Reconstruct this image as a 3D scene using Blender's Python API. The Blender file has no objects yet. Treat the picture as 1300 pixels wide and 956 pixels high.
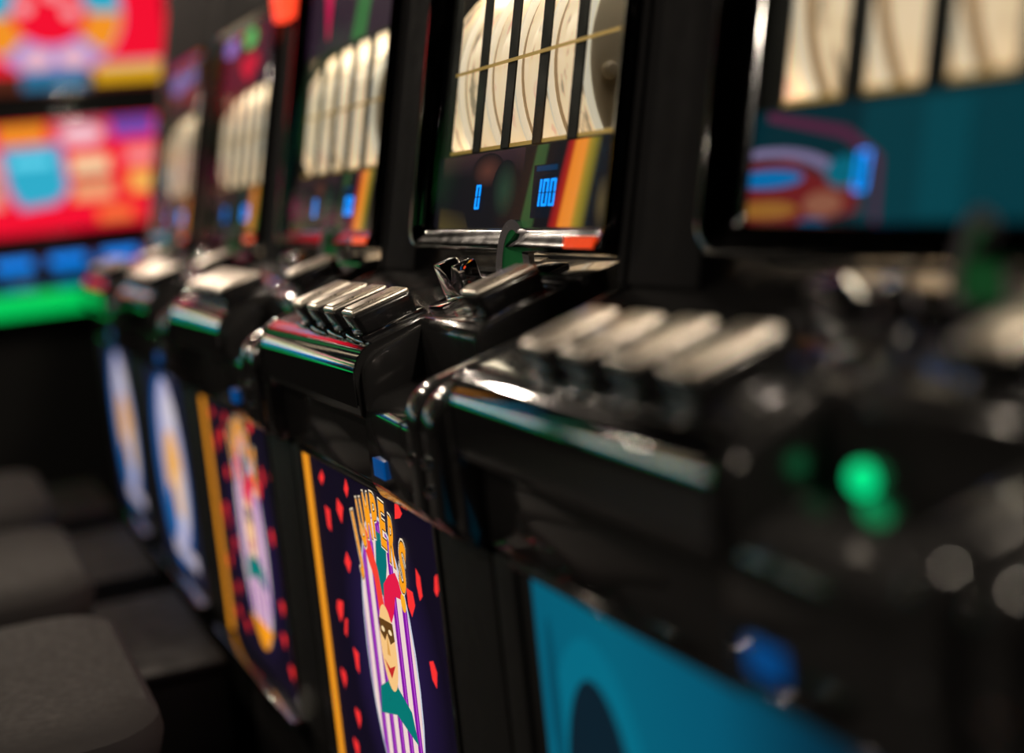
import bpy, bmesh, math, random
from mathutils import Vector, Matrix

# ------------------------------------------------------------------ camera, world, lights, exposure
sc = bpy.context.scene
COL = sc.collection
sc.view_settings.view_transform = 'Standard'
sc.view_settings.look = 'None'
sc.view_settings.gamma = 1.0
sc.view_settings.use_curve_mapping = False
sc.view_settings.exposure = 0.0
sc.cycles.use_denoising = True
sc.cycles.max_bounces = 8
sc.cycles.transparent_max_bounces = 12
sc.cycles.caustics_reflective = False
sc.cycles.caustics_refractive = False

cam_data = bpy.data.cameras.new('camera')
cam = bpy.data.objects.new('camera', cam_data)
COL.objects.link(cam)
fw = Vector((-0.91896322, 0.37649386, -0.11729867))
rt = Vector((0.38837995, 0.91563374, -0.10380687))
up = rt.cross(fw)
M = Matrix((rt, up, -fw)).transposed().to_4x4()
M.translation = Vector((1.706, -0.369, 1.0))
cam.matrix_world = M
cam_data.sensor_width = 36.0
cam_data.lens = 1800 * 36.0 / 1300
cam_data.shift_y = -44.5 / 1300
cam_data.clip_start = 0.02
cam_data.dof.use_dof = True
cam_data.dof.focus_distance = 1.42
cam_data.dof.aperture_fstop = 1.42
sc.camera = cam

world = bpy.data.worlds.new('hall_dark')
sc.world = world
world.use_nodes = True
world.node_tree.nodes['Background'].inputs[0].default_value = (0.5, 0.5, 0.55, 1)
world.node_tree.nodes['Background'].inputs[1].default_value = 0.02

CEIL = 2.9
UNSEEN_DOWNLIGHTS = [(-6.6, 0.10, 100), (-4.8, 0.05, 75), (-4.3, -0.85, 40), (0.9, 0.75, 30), (-0.6, -1.8, 16),
              (2.6, 0.7, 28), (0.8, -3.6, 46), (-6.6, -3.6, 20)]  # unseen lamps; mid-aisle and hall-front ones are fill to lift the blacks
WARM = (1.0, 0.84, 0.66)
for i, (x, y, e) in enumerate(UNSEEN_DOWNLIGHTS):
    ld = bpy.data.lights.new('unseen_downlight_lamp', 'AREA')
    ld.shape = 'DISK'
    ld.size = 0.18
    ld.energy = e
    ld.color = WARM
    lo = bpy.data.objects.new('unseen_downlight_lamp', ld)
    lo.location = (x, y, CEIL - 0.035)
    COL.objects.link(lo)

# ------------------------------------------------------------------ materials
MATS = {}


def principled(name, base, rough=0.5, metal=0.0, spec=0.5, coat=0.0, emis=None, estr=0.0, ior=None):
    m = bpy.data.materials.new(name)
    m.use_nodes = True
    b = m.node_tree.nodes['Principled BSDF']
    b.inputs['Base Color'].default_value = (*base, 1)
    b.inputs['Roughness'].default_value = rough
    b.inputs['Metallic'].default_value = metal
    b.inputs['Specular IOR Level'].default_value = spec
    b.inputs['Coat Weight'].default_value = coat
    b.inputs['Coat Roughness'].default_value = 0.04
    if ior:
        b.inputs['IOR'].default_value = ior
    if emis:
        b.inputs['Emission Color'].default_value = (*emis, 1)
        b.inputs['Emission Strength'].default_value = estr
    MATS[name] = m
    return m


def add_wear(m, scale=60.0, lo=0.05, hi=0.2, bump=0.0):
    nt = m.node_tree
    b = nt.nodes['Principled BSDF']
    tc = nt.nodes.new('ShaderNodeTexCoord')
    n = nt.nodes.new('ShaderNodeTexNoise')
    n.inputs['Scale'].default_value = scale
    n.inputs['Detail'].default_value = 4
    mr = nt.nodes.new('ShaderNodeMapRange')
    mr.inputs['From Min'].default_value = 0.3
    mr.inputs['From Max'].default_value = 0.7
    mr.inputs['To Min'].default_value = lo
    mr.inputs['To Max'].default_value = hi
    nt.links.new(tc.outputs['Object'], n.inputs['Vector'])
    nt.links.new(n.outputs['Fac'], mr.inputs['Value'])
    nt.links.new(mr.outputs['Result'], b.inputs['Roughness'])
    if bump:
        bp = nt.nodes.new('ShaderNodeBump')
        bp.inputs['Strength'].default_value = bump
        bp.inputs['Distance'].default_value = 0.002
        nt.links.new(n.outputs['Fac'], bp.inputs['Height'])
        nt.links.new(bp.outputs['Normal'], b.inputs['Normal'])
    return m


add_wear(principled('gloss_black', (0.022, 0.022, 0.023), 0.1, coat=0.6), 25, 0.07, 0.16)
add_wear(principled('satin_black', (0.022, 0.022, 0.023), 0.5, spec=0.25), 40, 0.45, 0.6)
add_wear(principled('pillar_black', (0.024, 0.024, 0.026), 0.8, spec=0.04), 40, 0.7, 0.85)
add_wear(principled('satin_metal', (0.62, 0.60, 0.64), 0.25, metal=0.45, coat=0.6), 60, 0.18, 0.30)
add_wear(principled('matt_black', (0.018, 0.018, 0.019), 0.6, spec=0.15), 30, 0.5, 0.7)
add_wear(principled('deck_black', (0.022, 0.022, 0.023), 0.16, coat=0.5), 50, 0.12, 0.24)
add_wear(principled('chrome', (0.85, 0.85, 0.88), 0.06, metal=1.0), 40, 0.04, 0.10)
add_wear(principled('dark_chrome', (0.30, 0.30, 0.32), 0.08, metal=1.0), 30, 0.05, 0.14)
add_wear(principled('nose_chrome', (0.60, 0.60, 0.62), 0.06, metal=1.0), 8, 0.03, 0.08, 0.12)
add_wear(principled('smoked_chrome', (0.055, 0.055, 0.06), 0.08, metal=1.0, coat=0.5), 30, 0.05, 0.12)
add_wear(principled('button_top', (0.74, 0.68, 0.60), 0.32, metal=1.0), 120, 0.26, 0.38)
principled('button_side', (0.012, 0.012, 0.013), 0.2, coat=0.3)
principled('gold_line', (0.62, 0.40, 0.12), 0.3, metal=0.6, emis=(0.5, 0.3, 0.06), estr=0.35)
add_wear(principled('reel_side', (0.62, 0.54, 0.44), 0.45), 45, 0.35, 0.6, 0.3)
principled('reel_rim', (0.95, 0.90, 0.80), 0.35, emis=(1.0, 0.88, 0.68), estr=0.55)
principled('lamp_tube', (1, 0.95, 0.85), 0.4, emis=(1.0, 0.84, 0.62), estr=14.0)
principled('blue_segment', (0.0, 0.1, 0.3), 0.4, emis=(0.0, 0.27, 1.0), estr=1.7)
principled('display_window', (0.004, 0.005, 0.008), 0.25)
principled('green_light', (0.0, 0.2, 0.08), 0.3, emis=(0.0, 0.60, 0.10), estr=0.95)
principled('green_reflection_glow', (0.0, 0.2, 0.08), 0.3, emis=(0.0, 0.62, 0.20), estr=1.5)
principled('blue_reflection_glow', (0.0, 0.05, 0.2), 0.3, emis=(0.0, 0.14, 0.55), estr=0.32)
principled('blue_key', (0.0, 0.05, 0.2), 0.3, emis=(0.0, 0.27, 1.0), estr=1.1)
principled('blue_key_dim', (0.0, 0.04, 0.1), 0.3, emis=(0.0, 0.10, 0.30), estr=0.7)
principled('red_lamp', (0.4, 0.02, 0.01), 0.3, emis=(1.0, 0.06, 0.02), estr=1.6)
principled('red_patch_glow', (0.5, 0.05, 0.01), 0.25, emis=(1.0, 0.07, 0.01), estr=0.7)
principled('amber_strip', (0.6, 0.3, 0.02), 0.3, emis=(0.85, 0.30, 0.015), estr=0.9)
add_wear(principled('grey_leather', (0.035, 0.033, 0.034), 0.7, spec=0.12), 90, 0.65, 0.8, 0.1)
add_wear(principled('carpet', (0.018, 0.017, 0.019), 0.9), 200, 0.85, 0.95, 0.4)
add_wear(principled('wall_paint', (0.006, 0.006, 0.007), 0.7, spec=0.1), 12, 0.6, 0.8)
principled('lens_green', (0.03, 0.20, 0.06), 0.15, emis=(0.05, 0.35, 0.10), estr=0.09)
principled('lens_white', (0.9, 0.9, 0.85), 0.4, emis=WARM, estr=4.0)


def mat_print(name, strength, rough=0.6):
    m = bpy.data.materials.new(name)
    m.use_nodes = True
    nt = m.node_tree
    b = nt.nodes['Principled BSDF']
    at = nt.nodes.new('ShaderNodeVertexColor')
    at.layer_name = 'Col'
    b.inputs['Base Color'].default_value = (0.01, 0.01, 0.012, 1)
    b.inputs['Specular IOR Level'].default_value = 0.03
    nt.links.new(at.outputs['Color'], b.inputs['Emission Color'])
    b.inputs['Emission Strength'].default_value = strength
    b.inputs['Roughness'].default_value = rough
    MATS[name] = m


mat_print('backlit_print', 1.0)  # also carries the reflections painted on the lower glass
mat_print('screen_image', 0.98)


def mat_glass():
    m = bpy.data.materials.new('pane_glass')
    m.use_nodes = True
    nt = m.node_tree
    nt.nodes.remove(nt.nodes['Principled BSDF'])
    out = nt.nodes['Material Output']
    tr = nt.nodes.new('ShaderNodeBsdfTransparent')
    tr.inputs[0].default_value = (0.93, 0.95, 0.94, 1)
    gl = nt.nodes.new('ShaderNodeBsdfGlossy')
    gl.inputs['Roughness'].default_value = 0.02
    fr = nt.nodes.new('ShaderNodeFresnel')
    fr.inputs['IOR'].default_value = 1.27
    mx = nt.nodes.new('ShaderNodeMixShader')
    # a thin pane: reflection on the outer face only, the inner face passes light straight on
    geo = nt.nodes.new('ShaderNodeNewGeometry')
    inv = nt.nodes.new('ShaderNodeMath')
    inv.operation = 'SUBTRACT'
    inv.inputs[0].default_value = 1.0
    nt.links.new(geo.outputs['Backfacing'], inv.inputs[1])
    mu = nt.nodes.new('ShaderNodeMath')
    mu.operation = 'MULTIPLY'
    half = nt.nodes.new('ShaderNodeMath')      # anti-glare coating halves the reflection
    half.operation = 'MULTIPLY'
    half.inputs[1].default_value = 0.45
    nt.links.new(fr.outputs[0], mu.inputs[0])
    nt.links.new(inv.outputs[0], mu.inputs[1])
    nt.links.new(mu.outputs[0], half.inputs[0])
    nt.links.new(half.outputs[0], mx.inputs[0])
    nt.links.new(tr.outputs[0], mx.inputs[1])
    nt.links.new(gl.outputs[0], mx.inputs[2])
    nt.links.new(mx.outputs[0], out.inputs['Surface'])
    MATS['pane_glass'] = m


mat_glass()


def mat_reel():
    m = bpy.data.materials.new('reel_strip')
    m.use_nodes = True
    nt = m.node_tree
    b = nt.nodes['Principled BSDF']
    tc = nt.nodes.new('ShaderNodeTexCoord')
    mp = nt.nodes.new('ShaderNodeMapping')
    mp.inputs['Scale'].default_value = (40, 22, 22)
    n = nt.nodes.new('ShaderNodeTexNoise')
    n.inputs['Scale'].default_value = 1.0
    n.inputs['Detail'].default_value = 3
    cr = nt.nodes.new('ShaderNodeValToRGB')
    e = cr.color_ramp.elements
    e[0].position = 0.34
    e[0].color = (0.30, 0.22, 0.14, 1)
    e[1].position = 0.44
    e[1].color = (0.92, 0.68, 0.43, 1)
    x = cr.color_ramp.elements.new(0.62)
    x.color = (0.95, 0.73, 0.49, 1)
    x = cr.color_ramp.elements.new(0.70)
    x.color = (0.80, 0.48, 0.34, 1)
    nt.links.new(tc.outputs['Object'], mp.inputs['Vector'])
    nt.links.new(mp.outputs[0], n.inputs['Vector'])
    nt.links.new(n.outputs['Fac'], cr.inputs[0])
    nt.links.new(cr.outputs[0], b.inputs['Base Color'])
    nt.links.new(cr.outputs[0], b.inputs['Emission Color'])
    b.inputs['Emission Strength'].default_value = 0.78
    b.inputs['Roughness'].default_value = 0.35
    MATS['reel_strip'] = m


mat_reel()


# ------------------------------------------------------------------ mesh helpers
def finish(bm, name, smooth=True, angle=35):
    bmesh.ops.recalc_face_normals(bm, faces=bm.faces[:])
    me = bpy.data.meshes.new(name)
    bm.to_mesh(me)
    bm.free()
    if smooth:
        me.polygons.foreach_set('use_smooth', [True] * len(me.polygons))
        me.set_sharp_from_angle(angle=math.radians(angle))
    return me


def bevel(bm, geom_edges, w, seg=2):
    bmesh.ops.bevel(bm, geom=geom_edges, offset=w, segments=seg, profile=0.6, affect='EDGES', clamp_overlap=True)


def box(bm, x0, x1, y0, y1, z0, z1, bev=0.0, seg=2):
    t = bmesh.new()
    vs = [t.verts.new(p) for p in ((x0, y0, z0), (x1, y0, z0), (x1, y1, z0), (x0, y1, z0),
                                   (x0, y0, z1), (x1, y0, z1), (x1, y1, z1), (x0, y1, z1))]
    for f in ((0, 3, 2, 1), (4, 5, 6, 7), (0, 1, 5, 4), (1, 2, 6, 5), (2, 3, 7, 6), (3, 0, 4, 7)):
        t.faces.new([vs[i] for i in f])
    if bev:
        bevel(t, t.edges[:], bev, seg)
    merge(bm, t)


def merge(bm, t):
    me = bpy.data.meshes.new('tmp')
    t.to_mesh(me)
    t.free()
    bm.from_mesh(me)
    bpy.data.meshes.remove(me)


def prism_x(bm, prof, x0, x1, bev=0.0, seg=2):
    """polygon of (y, z) swept along x"""
    t = bmesh.new()
    a = [t.verts.new((x0, y, z)) for y, z in prof]
    b = [t.verts.new((x1, y, z)) for y, z in prof]
    n = len(prof)
    t.faces.new(a)
    t.faces.new(b[::-1])
    for i in range(n):
        t.faces.new((a[i], a[(i + 1) % n], b[(i + 1) % n], b[i]))
    bmesh.ops.recalc_face_normals(t, faces=t.faces[:])
    if bev:
        es = [e for e in t.edges if len(e.link_faces) == 2 and e.calc_face_angle(0) > math.radians(40)]
        bevel(t, es, bev, seg)
    merge(bm, t)


def arc(cy, cz, r, a0, a1, n=7):
    return [(cy + r * math.cos(math.radians(a0 + (a1 - a0) * i / n)),
             cz + r * math.sin(math.radians(a0 + (a1 - a0) * i / n))) for i in range(n + 1)]


def lathe(bm, prof, origin, axis='Z', seg=24, ends=True):
    """profile of (radius, height) turned about an axis"""
    ox, oy, oz = origin
    rows = []
    for r, h in prof:
        row = []
        for i in range(seg):
            a = 2 * math.pi * i / seg
            c, s = r * math.cos(a), r * math.sin(a)
            if axis == 'Z':
                p = (ox + c, oy + s, oz + h)
            elif axis == 'X':
                p = (ox + h, oy + c, oz + s)
            else:
                p = (ox + c, oy + h, oz + s)
            row.append(bm.verts.new(p))
        rows.append(row)
    for a, b in zip(rows, rows[1:]):
        for i in range(seg):
            bm.faces.new((a[i], a[(i + 1) % seg], b[(i + 1) % seg], b[i]))
    if ends:
        bm.faces.new(rows[0][::-1])
        bm.faces.new(rows[-1])


def tube(bm, pts, r, seg=10):
    pts = [Vector(p) for p in pts]
    rows = []
    for i, p in enumerate(pts):
        d = (pts[min(i + 1, len(pts) - 1)] - pts[max(i - 1, 0)]).normalized()
        a = d.cross(Vector((0.13, 0.21, 1))).normalized()
        if a.length < 0.5:
            a = d.cross(Vector((1, 0, 0))).normalized()
        b = d.cross(a)
        rows.append([bm.verts.new(p + r * (math.cos(2 * math.pi * k / seg) * a + math.sin(2 * math.pi * k / seg) * b))
                     for k in range(seg)])
    for u, v in zip(rows, rows[1:]):
        for k in range(seg):
            bm.faces.new((u[k], u[(k + 1) % seg], v[(k + 1) % seg], v[k]))
    bm.faces.new(rows[0][::-1])
    bm.faces.new(rows[-1])


def rrect(x0, x1, z0, z1, r, n=5):
    pts = []
    for cx, cz, a0 in ((x1 - r, z1 - r, 0), (x0 + r, z1 - r, 90), (x0 + r, z0 + r, 180), (x1 - r, z0 + r, 270)):
        for i in range(n + 1):
            a = math.radians(a0 + 90 * i / n)
            pts.append((cx + r * math.cos(a), cz + r * math.sin(a)))
    return pts


CACHE = {}


def part(name, key, fn, mat, parent, smooth=True, angle=35):
    """one mesh object; alike parts share mesh data through the key"""
    if key not in CACHE:
        bm = bmesh.new()
        fn(bm)
        me = finish(bm, name, smooth, angle)
        me.materials.append(MATS[mat])
        CACHE[key] = me
    o = bpy.data.objects.new(name, CACHE[key])
    COL.objects.link(o)
    o.parent = parent
    return o


def thing(name, label, cat, loc=(0, 0, 0), rz=0.0, group=None):
    o = bpy.data.objects.new(name, None)
    COL.objects.link(o)
    o.location = loc
    o.rotation_euler = (0, 0, rz)
    o.empty_display_size = 0.1
    o['label'] = label
    o['category'] = cat
    if group:
        o['group'] = group
    return o


def struct(name, fn, mat):
    o = part(name, name, fn, mat, None)
    o['kind'] = 'structure'
    return o


# flat print: list of (polygon, colour); each later shape lies a hair in front of the last
def print_mesh(name, key, shapes, to3d, mat, parent, step=0.00008):
    if key not in CACHE:
        verts, faces, cols = [], [], []
        layer, last = 0, None
        for shp in shapes:
            poly, c = shp[0], shp[1]
            tag_ = shp[2] if len(shp) > 2 else None
            if tag_ is None or tag_ != last:
                layer += 1
            last = tag_
            s = len(verts)
            for a, b in poly:
                verts.append(to3d(a, b, 0.0002 + layer * step))
            faces.append(list(range(s, s + len(poly))))
            cols.append(c)
        me = bpy.data.meshes.new(name)
        me.from_pydata(verts, [], faces)
        ca = me.color_attributes.new('Col', 'FLOAT_COLOR', 'CORNER')
        for p in me.polygons:
            for li in p.loop_indices:
                c = cols[p.index]
                if isinstance(c, list):
                    c = c[li - p.loop_start]
                ca.data[li].color = (*c, 1)
        me.materials.append(MATS[mat])
        CACHE[key] = me
    o = bpy.data.objects.new(name, CACHE[key])
    COL.objects.link(o)
    o.parent = parent
    return o


def ell(cx, cy, a, b, n=28, a0=0, a1=360):
    full = abs(a1 - a0) >= 360
    m = n if full else n + 1
    return [(cx + a * math.cos(math.radians(a0 + (a1 - a0) * i / n)),
             cy + b * math.sin(math.radians(a0 + (a1 - a0) * i / n))) for i in range(m)]


def glow(cx, cy, a, b, c, edge, n=20):
    ring = ell(cx, cy, a, b, n)
    tag_ = 'glow%g%g' % (cx, cy)
    return [([(cx, cy), ring[i], ring[(i + 1) % n]], [c, edge, edge], tag_) for i in range(n)]


def sweep(lo, hi, cols, z0, z1):
    """side by side slanted bands with colours melting into each other; lo and hi are x at z0 and z1"""
    tag_ = 'sweep%g' % lo[0]
    return [([(lo[i], z0), (lo[i + 1], z0), (hi[i + 1], z1), (hi[i], z1)], [cols[i], cols[i + 1], cols[i + 1], cols[i]], tag_) for i in range(len(lo) - 1)]


def rect(x0, x1, y0, y1):
    return [(x0, y0), (x1, y0), (x1, y1), (x0, y1)]


def band(cx, cy, a0, b0, a1, b1, t0, t1, n=20):
    return ell(cx, cy, a0, b0, n, t0, t1) + ell(cx, cy, a1, b1, n, t1, t0)


def heart(cx, cy, w, h):
    pts = []
    for i in range(20):
        t = 2 * math.pi * i / 20
        pts.append((cx + w * 0.5 * math.sin(t) ** 3,
                    cy + h * 0.5 * (13 * math.cos(t) - 5 * math.cos(2 * t) - 2 * math.cos(3 * t) - math.cos(4 * t)) / 15))
    return pts


def glyph_polys(ch, offset):
    """flat faces of one letter as polygons, width, from the built-in font"""
    cu = bpy.data.curves.new('glyph', 'FONT')
    cu.body = ch
    cu.offset = offset
    cu.resolution_u = 3
    ob = bpy.data.objects.new('glyph', cu)
    COL.objects.link(ob)
    dg = bpy.context.evaluated_depsgraph_get()
    me = ob.evaluated_get(dg).to_mesh()
    polys = [[(me.vertices[v].co.x, me.vertices[v].co.y) for v in p.vertices] for p in me.polygons]
    w = max((q[0] for p in polys for q in p), default=0.5)
    ob.evaluated_get(dg).to_mesh_clear()
    bpy.data.objects.remove(ob)
    bpy.data.curves.remove(cu)
    return polys, w


def arch_text(text, x0, pitch, ztop, drop, h, offset, colour):
    """tall letters fanned gently in an arch"""
    out = []
    n = len(text)
    for i, ch in enumerate(text):
        polys, w = glyph_polys(ch, offset)
        q = (i - (n - 1) / 2) / ((n - 1) / 2)
        cx, cz = x0 + pitch * i, ztop - drop * q * q
        hh = h * (1 + 0.18 * q * q)
        a = -0.30 * q
        ca, sa = math.cos(a), math.sin(a)
        for p in polys:
            pts = []
            for x, y in p:
                u, v = (x - w / 2) * pitch * 1.45 / max(w, 0.45) * 0.62, y * hh / 0.72
                pts.append((cx + u * ca - v * sa, cz + u * sa + v * ca))
            out.append((pts, colour, 'text%g' % offset))
    return out


# ------------------------------------------------------------------ the hall
def floor_fn(bm):
    box(bm, -13, 4.5, -5.5, 2.4, -0.1, 0.0)


struct('floor', floor_fn, 'carpet')
struct('ceiling', lambda bm: box(bm, -13, 4.5, -5.5, 2.4, CEIL, CEIL + 0.1), 'wall_paint')
struct('wall_back', lambda bm: box(bm, -13, 4.5, 2.4, 2.5, 0, CEIL), 'wall_paint')
struct('wall_front', lambda bm: box(bm, -13, 4.5, -5.6, -5.5, 0, CEIL), 'wall_paint')
struct('wall_left', lambda bm: box(bm, -13.1, -13, -5.5, 2.4, 0, CEIL), 'wall_paint')
struct('wall_right', lambda bm: box(bm, 4.5, 4.6, -5.5, 2.4, 0, CEIL), 'wall_paint')


def trim_ring(bm):
    lathe(bm, [(0.095, 0.0), (0.13, 0.0), (0.13, -0.012), (0.11, -0.02), (0.095, -0.012), (0.095, 0.0)], (0, 0, 0), 'Z', 24, False)


PLACES = ['far end of the hall', 'end bank of video machines', 'aisle beside the far reel machines', 'wall behind the reel machines',
          'middle of the aisle, unseen fill', 'nearest reel machine', 'front of the hall, unseen and added as fill', 'row of video machines at the back']
for i, (x, y, e) in enumerate(UNSEEN_DOWNLIGHTS):
    t = thing('unseen_ceiling_downlight', 'unseen round recessed ceiling downlight above the ' + PLACES[i], 'downlight', (x, y, CEIL), 0, 'unseen ceiling downlights')
    part('trim_ring', 'dl_ring', trim_ring, 'satin_black', t)
    part('reflector', 'dl_refl', lambda bm: lathe(bm, [(0.095, 0.0), (0.095, -0.006)], (0, 0, 0), 'Z', 24), 'chrome', t)

# ------------------------------------------------------------------ reel slot machine
TILT = 0.22
TL = math.hypot(1, TILT)
PITCH = 0.66


def G(x, z, d=0.0):
    """point on the tilted glass plane at height z, d metres proud of it"""
    return (x, 0.184 + TILT * (z - 1.0) - d / TL, z + d * TILT / TL)


WX0, WX1, WZ0, WZ1 = 0.205, 0.605, 1.027, 1.205      # reel window
DK = 0.29                                              # deck slope


def deck_z(y):
    return 0.855 + DK * (y - 0.018)


def f_deck(bm):
    front = [(0.012, 0.776), (0.002, 0.784), (0.0, 0.818)] + arc(0.034, 0.8205, 0.034, 180, 106, 8) + [(0.215, deck_z(0.215)), (0.215, 0.776)]
    prism_x(bm, front, 0.006, 0.400, 0.0)
    rear = [(0.068, 0.80)] + arc(0.083, 0.858, 0.015, 180, 106, 5) + [(0.215, deck_z(0.215)), (0.215, 0.80)]
    prism_x(bm, rear, 0.395, 0.560, 0.004)
    # rounded turn between the nose and the rear part
    prism_x(bm, [(0.012, 0.776), (0.006, 0.79), (0.006, 0.815)] + arc(0.036, 0.8195, 0.030, 180, 106, 6) + [(0.10, deck_z(0.10) - 0.003), (0.10, 0.776)], 0.398, 0.412, 0.004)


def f_nose(bm):
    o = [(-0.0012, 0.792), (-0.0012, 0.818)] + arc(0.034, 0.8205, 0.0352, 180, 112, 9)
    i = arc(0.034, 0.8205, 0.0342, 112, 180, 9) + [(-0.0002, 0.818), (-0.0002, 0.792)]
    prism_x(bm, o + i, 0.008, 0.399)


def f_deck_cap(bm):
    prism_x(bm, [(0.010, 0.772), (-0.003, 0.782), (-0.003, 0.818)] + arc(0.034, 0.8205, 0.037, 180, 106, 8) + [(0.215, deck_z(0.215) + 0.003), (0.215, 0.772)], -0.001, 0.007, 0.002)


def f_apron(bm):
    prism_x(bm, [(0.022, 0.703), (0.018, 0.712), (0.018, 0.776), (0.24, 0.80), (0.24, 0.703)], 0.012, 0.40, 0.003)
    prism_x(bm, [(0.012, 0.703), (0.004, 0.72), (0.004, 0.775)] + arc(0.03, 0.78, 0.025, 180, 106, 5) + [(0.24, 0.86), (0.24, 0.703)], 0.401, 0.655, 0.003)


def f_cheek(bm):
    prism_x(bm, [(0.004, 0.709), (-0.008, 0.725), (-0.008, 0.792)] + arc(0.032, 0.797, 0.040, 180, 106, 8) + [(0.228, 0.895), (0.228, 0.709)], 0.0, 0.031, 0.009, 3)


def f_lower(bm):
    box(bm, 0.0, 0.655, 0.05, 0.60, 0.285, 0.705, 0.004)
    box(bm, 0.53, 0.655, 0.022, 0.06, 0.30, 0.70, 0.005)
    box(bm, 0.0, 0.042, 0.022, 0.06, 0.30, 0.70, 0.005)


def f_base(bm):
    box(bm, 0.0, 0.655, 0.03, 0.60, 0.0, 0.284, 0.006)


def f_belly_panel(bm):
    box(bm, 0.044, 0.528, 0.0265, 0.049, 0.302, 0.702, 0.001)


def f_belly_frame(bm):
    for a in ((0.520, 0.530, 0.300, 0.703),):
        box(bm, a[0], a[1], 0.020, 0.03, a[2], a[3], 0.002)
    box(bm, 0.042, 0.530, 0.020, 0.03, 0.697, 0.704, 0.002)


def f_pillar(bm):
    y = lambda z: G(0, z, -0.004)[1]
    prism_x(bm, [(y(0.90), 0.90), (y(1.60), 1.60), (0.60, 1.60), (0.60, 0.80), (0.23, 0.80)], 0.0, 0.116, 0.004)


def f_pillar_r(bm):
    y = lambda z: G(0, z, -0.004)[1]
    prism_x(bm, [(y(0.90), 0.90), (y(1.60), 1.60), (0.60, 1.60), (0.60, 0.80), (0.23, 0.80)], 0.642, 0.655, 0.003)


def f_head(bm):
    y = lambda z: G(0, z, -0.004)[1]
    prism_x(bm, [(y(1.333), 1.333), (y(1.60), 1.60), (0.598, 1.60), (0.598, 1.333)], 0.116, 0.642, 0.0)


def f_back(bm):
    box(bm, 0.117, 0.641, 0.56, 0.595, 0.80, 1.332)
    box(bm, 0.117, 0.641, 0.23, 0.559, 0.80, 0.93)


def f_bezel(bm):
    prof = [(0.0, -0.035), (0.0, 0.0), (0.003, 0.006), (0.009, 0.009), (0.016, 0.008), (0.026, 0.0055), (0.040, 0.0030), (0.050, 0.0012), (0.056, -0.0025), (0.056, -0.012)]
    rows = []
    for t, d in prof:
        r = max(0.028 - t * 0.4, 0.006)
        rows.append([bm.verts.new(G(x, z, d)) for x, z in rrect(0.118 + t, 0.640 - t * 0.45, 0.924 + t * 0.42, 1.333 - t * 0.35, r)])
    n = len(rows[0])
    for a, b in zip(rows, rows[1:]):
        for i in range(n):
            bm.faces.new((a[i], a[(i + 1) % n], b[(i + 1) % n], b[i]))


def slab(bm, x0, x1, z0, z1, d0, d1):
    t = bmesh.new()
    vs = [t.verts.new(G(x, z, d)) for d in (d0, d1) for x, z in ((x0, z0), (x1, z0), (x1, z1), (x0, z1))]
    for f in ((0, 3, 2, 1), (4, 5, 6, 7), (0, 1, 5, 4), (1, 2, 6, 5), (2, 3, 7, 6), (3, 0, 4, 7)):
        t.faces.new([vs[i] for i in f])
    merge(bm, t)


def f_mask(bm):
    slab(bm, 0.140, 0.622, 0.940, WZ0, -0.0065, -0.005)
    slab(bm, 0.140, 0.622, WZ1, 1.322, -0.0065, -0.005)
    slab(bm, 0.140, WX0, WZ0, WZ1, -0.0065, -0.005)
    slab(bm, WX1, 0.622, WZ0, WZ1, -0.0065, -0.005)


def f_bar(bm):
    slab(bm, -0.0105, 0.0105, WZ0, WZ1, -0.0060, -0.0040)


def f_glass(bm):
    slab(bm, 0.139, 0.621, 0.939, 1.322, -0.003, 0.0)


def f_payline(bm):
    slab(bm, WX0, WX1, 1.1125, 1.1160, -0.0038, -0.0032)


def f_sill(bm):
    slab(bm, WX0, WX1, WZ0 - 0.001, WZ0 + 0.004, -0.040, -0.0052)


RR = 0.155
RC = G(0, 1.115, -0.010 - RR)                # reel axle (y, z)
RW = 0.056


def f_reel_strip(bm):
    lathe(bm, [(RR - 0.002, -RW / 2), (RR, -RW / 2), (RR, RW / 2), (RR - 0.002, RW / 2), (RR - 0.002, -RW / 2)], (0, 0, 0), 'X', 72, False)


def f_reel_rim(bm):
    lathe(bm, [(RR - 0.006, RW / 2), (RR + 0.0012, RW / 2), (RR + 0.0012, RW / 2 + 0.003), (RR - 0.006, RW / 2 + 0.003), (RR - 0.006, RW / 2)], (0, 0, 0), 'X', 72, False)


def f_reel_side(bm):
    lathe(bm, [(0.02, RW / 2 - 0.004), (RR - 0.003, RW / 2 - 0.004), (RR - 0.003, RW / 2 - 0.001), (0.02, RW / 2 - 0.001)], (0, 0, 0), 'X', 48)
    for k in range(9):
        a = 2 * math.pi * k / 9 + 0.3
        lathe(bm, [(0.0085, RW / 2 - 0.002), (0.0085, RW / 2 + 0.003), (0.005, RW / 2 + 0.006)], (0, (RR - 0.028) * math.cos(a), (RR - 0.028) * math.sin(a)), 'X', 10)
    for k in range(9):
        a = 2 * math.pi * k / 9 + 0.65
        lathe(bm, [(0.016, RW / 2 - 0.002), (0.016, RW / 2 + 0.002), (0.010, RW / 2 + 0.003)], (0, (RR - 0.060) * math.cos(a), (RR - 0.060) * math.sin(a)), 'X', 12)


def f_tube_top(bm):
    tube(bm, [G(0.15, 1.232, -0.030), G(0.61, 1.232, -0.030)], 0.008)


def f_tube_bot(bm):
    tube(bm, [G(0.15, 1.002, -0.026), G(0.61, 1.002, -0.026)], 0.007)


BW, BL, BH = 0.046, 0.066, 0.027


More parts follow.
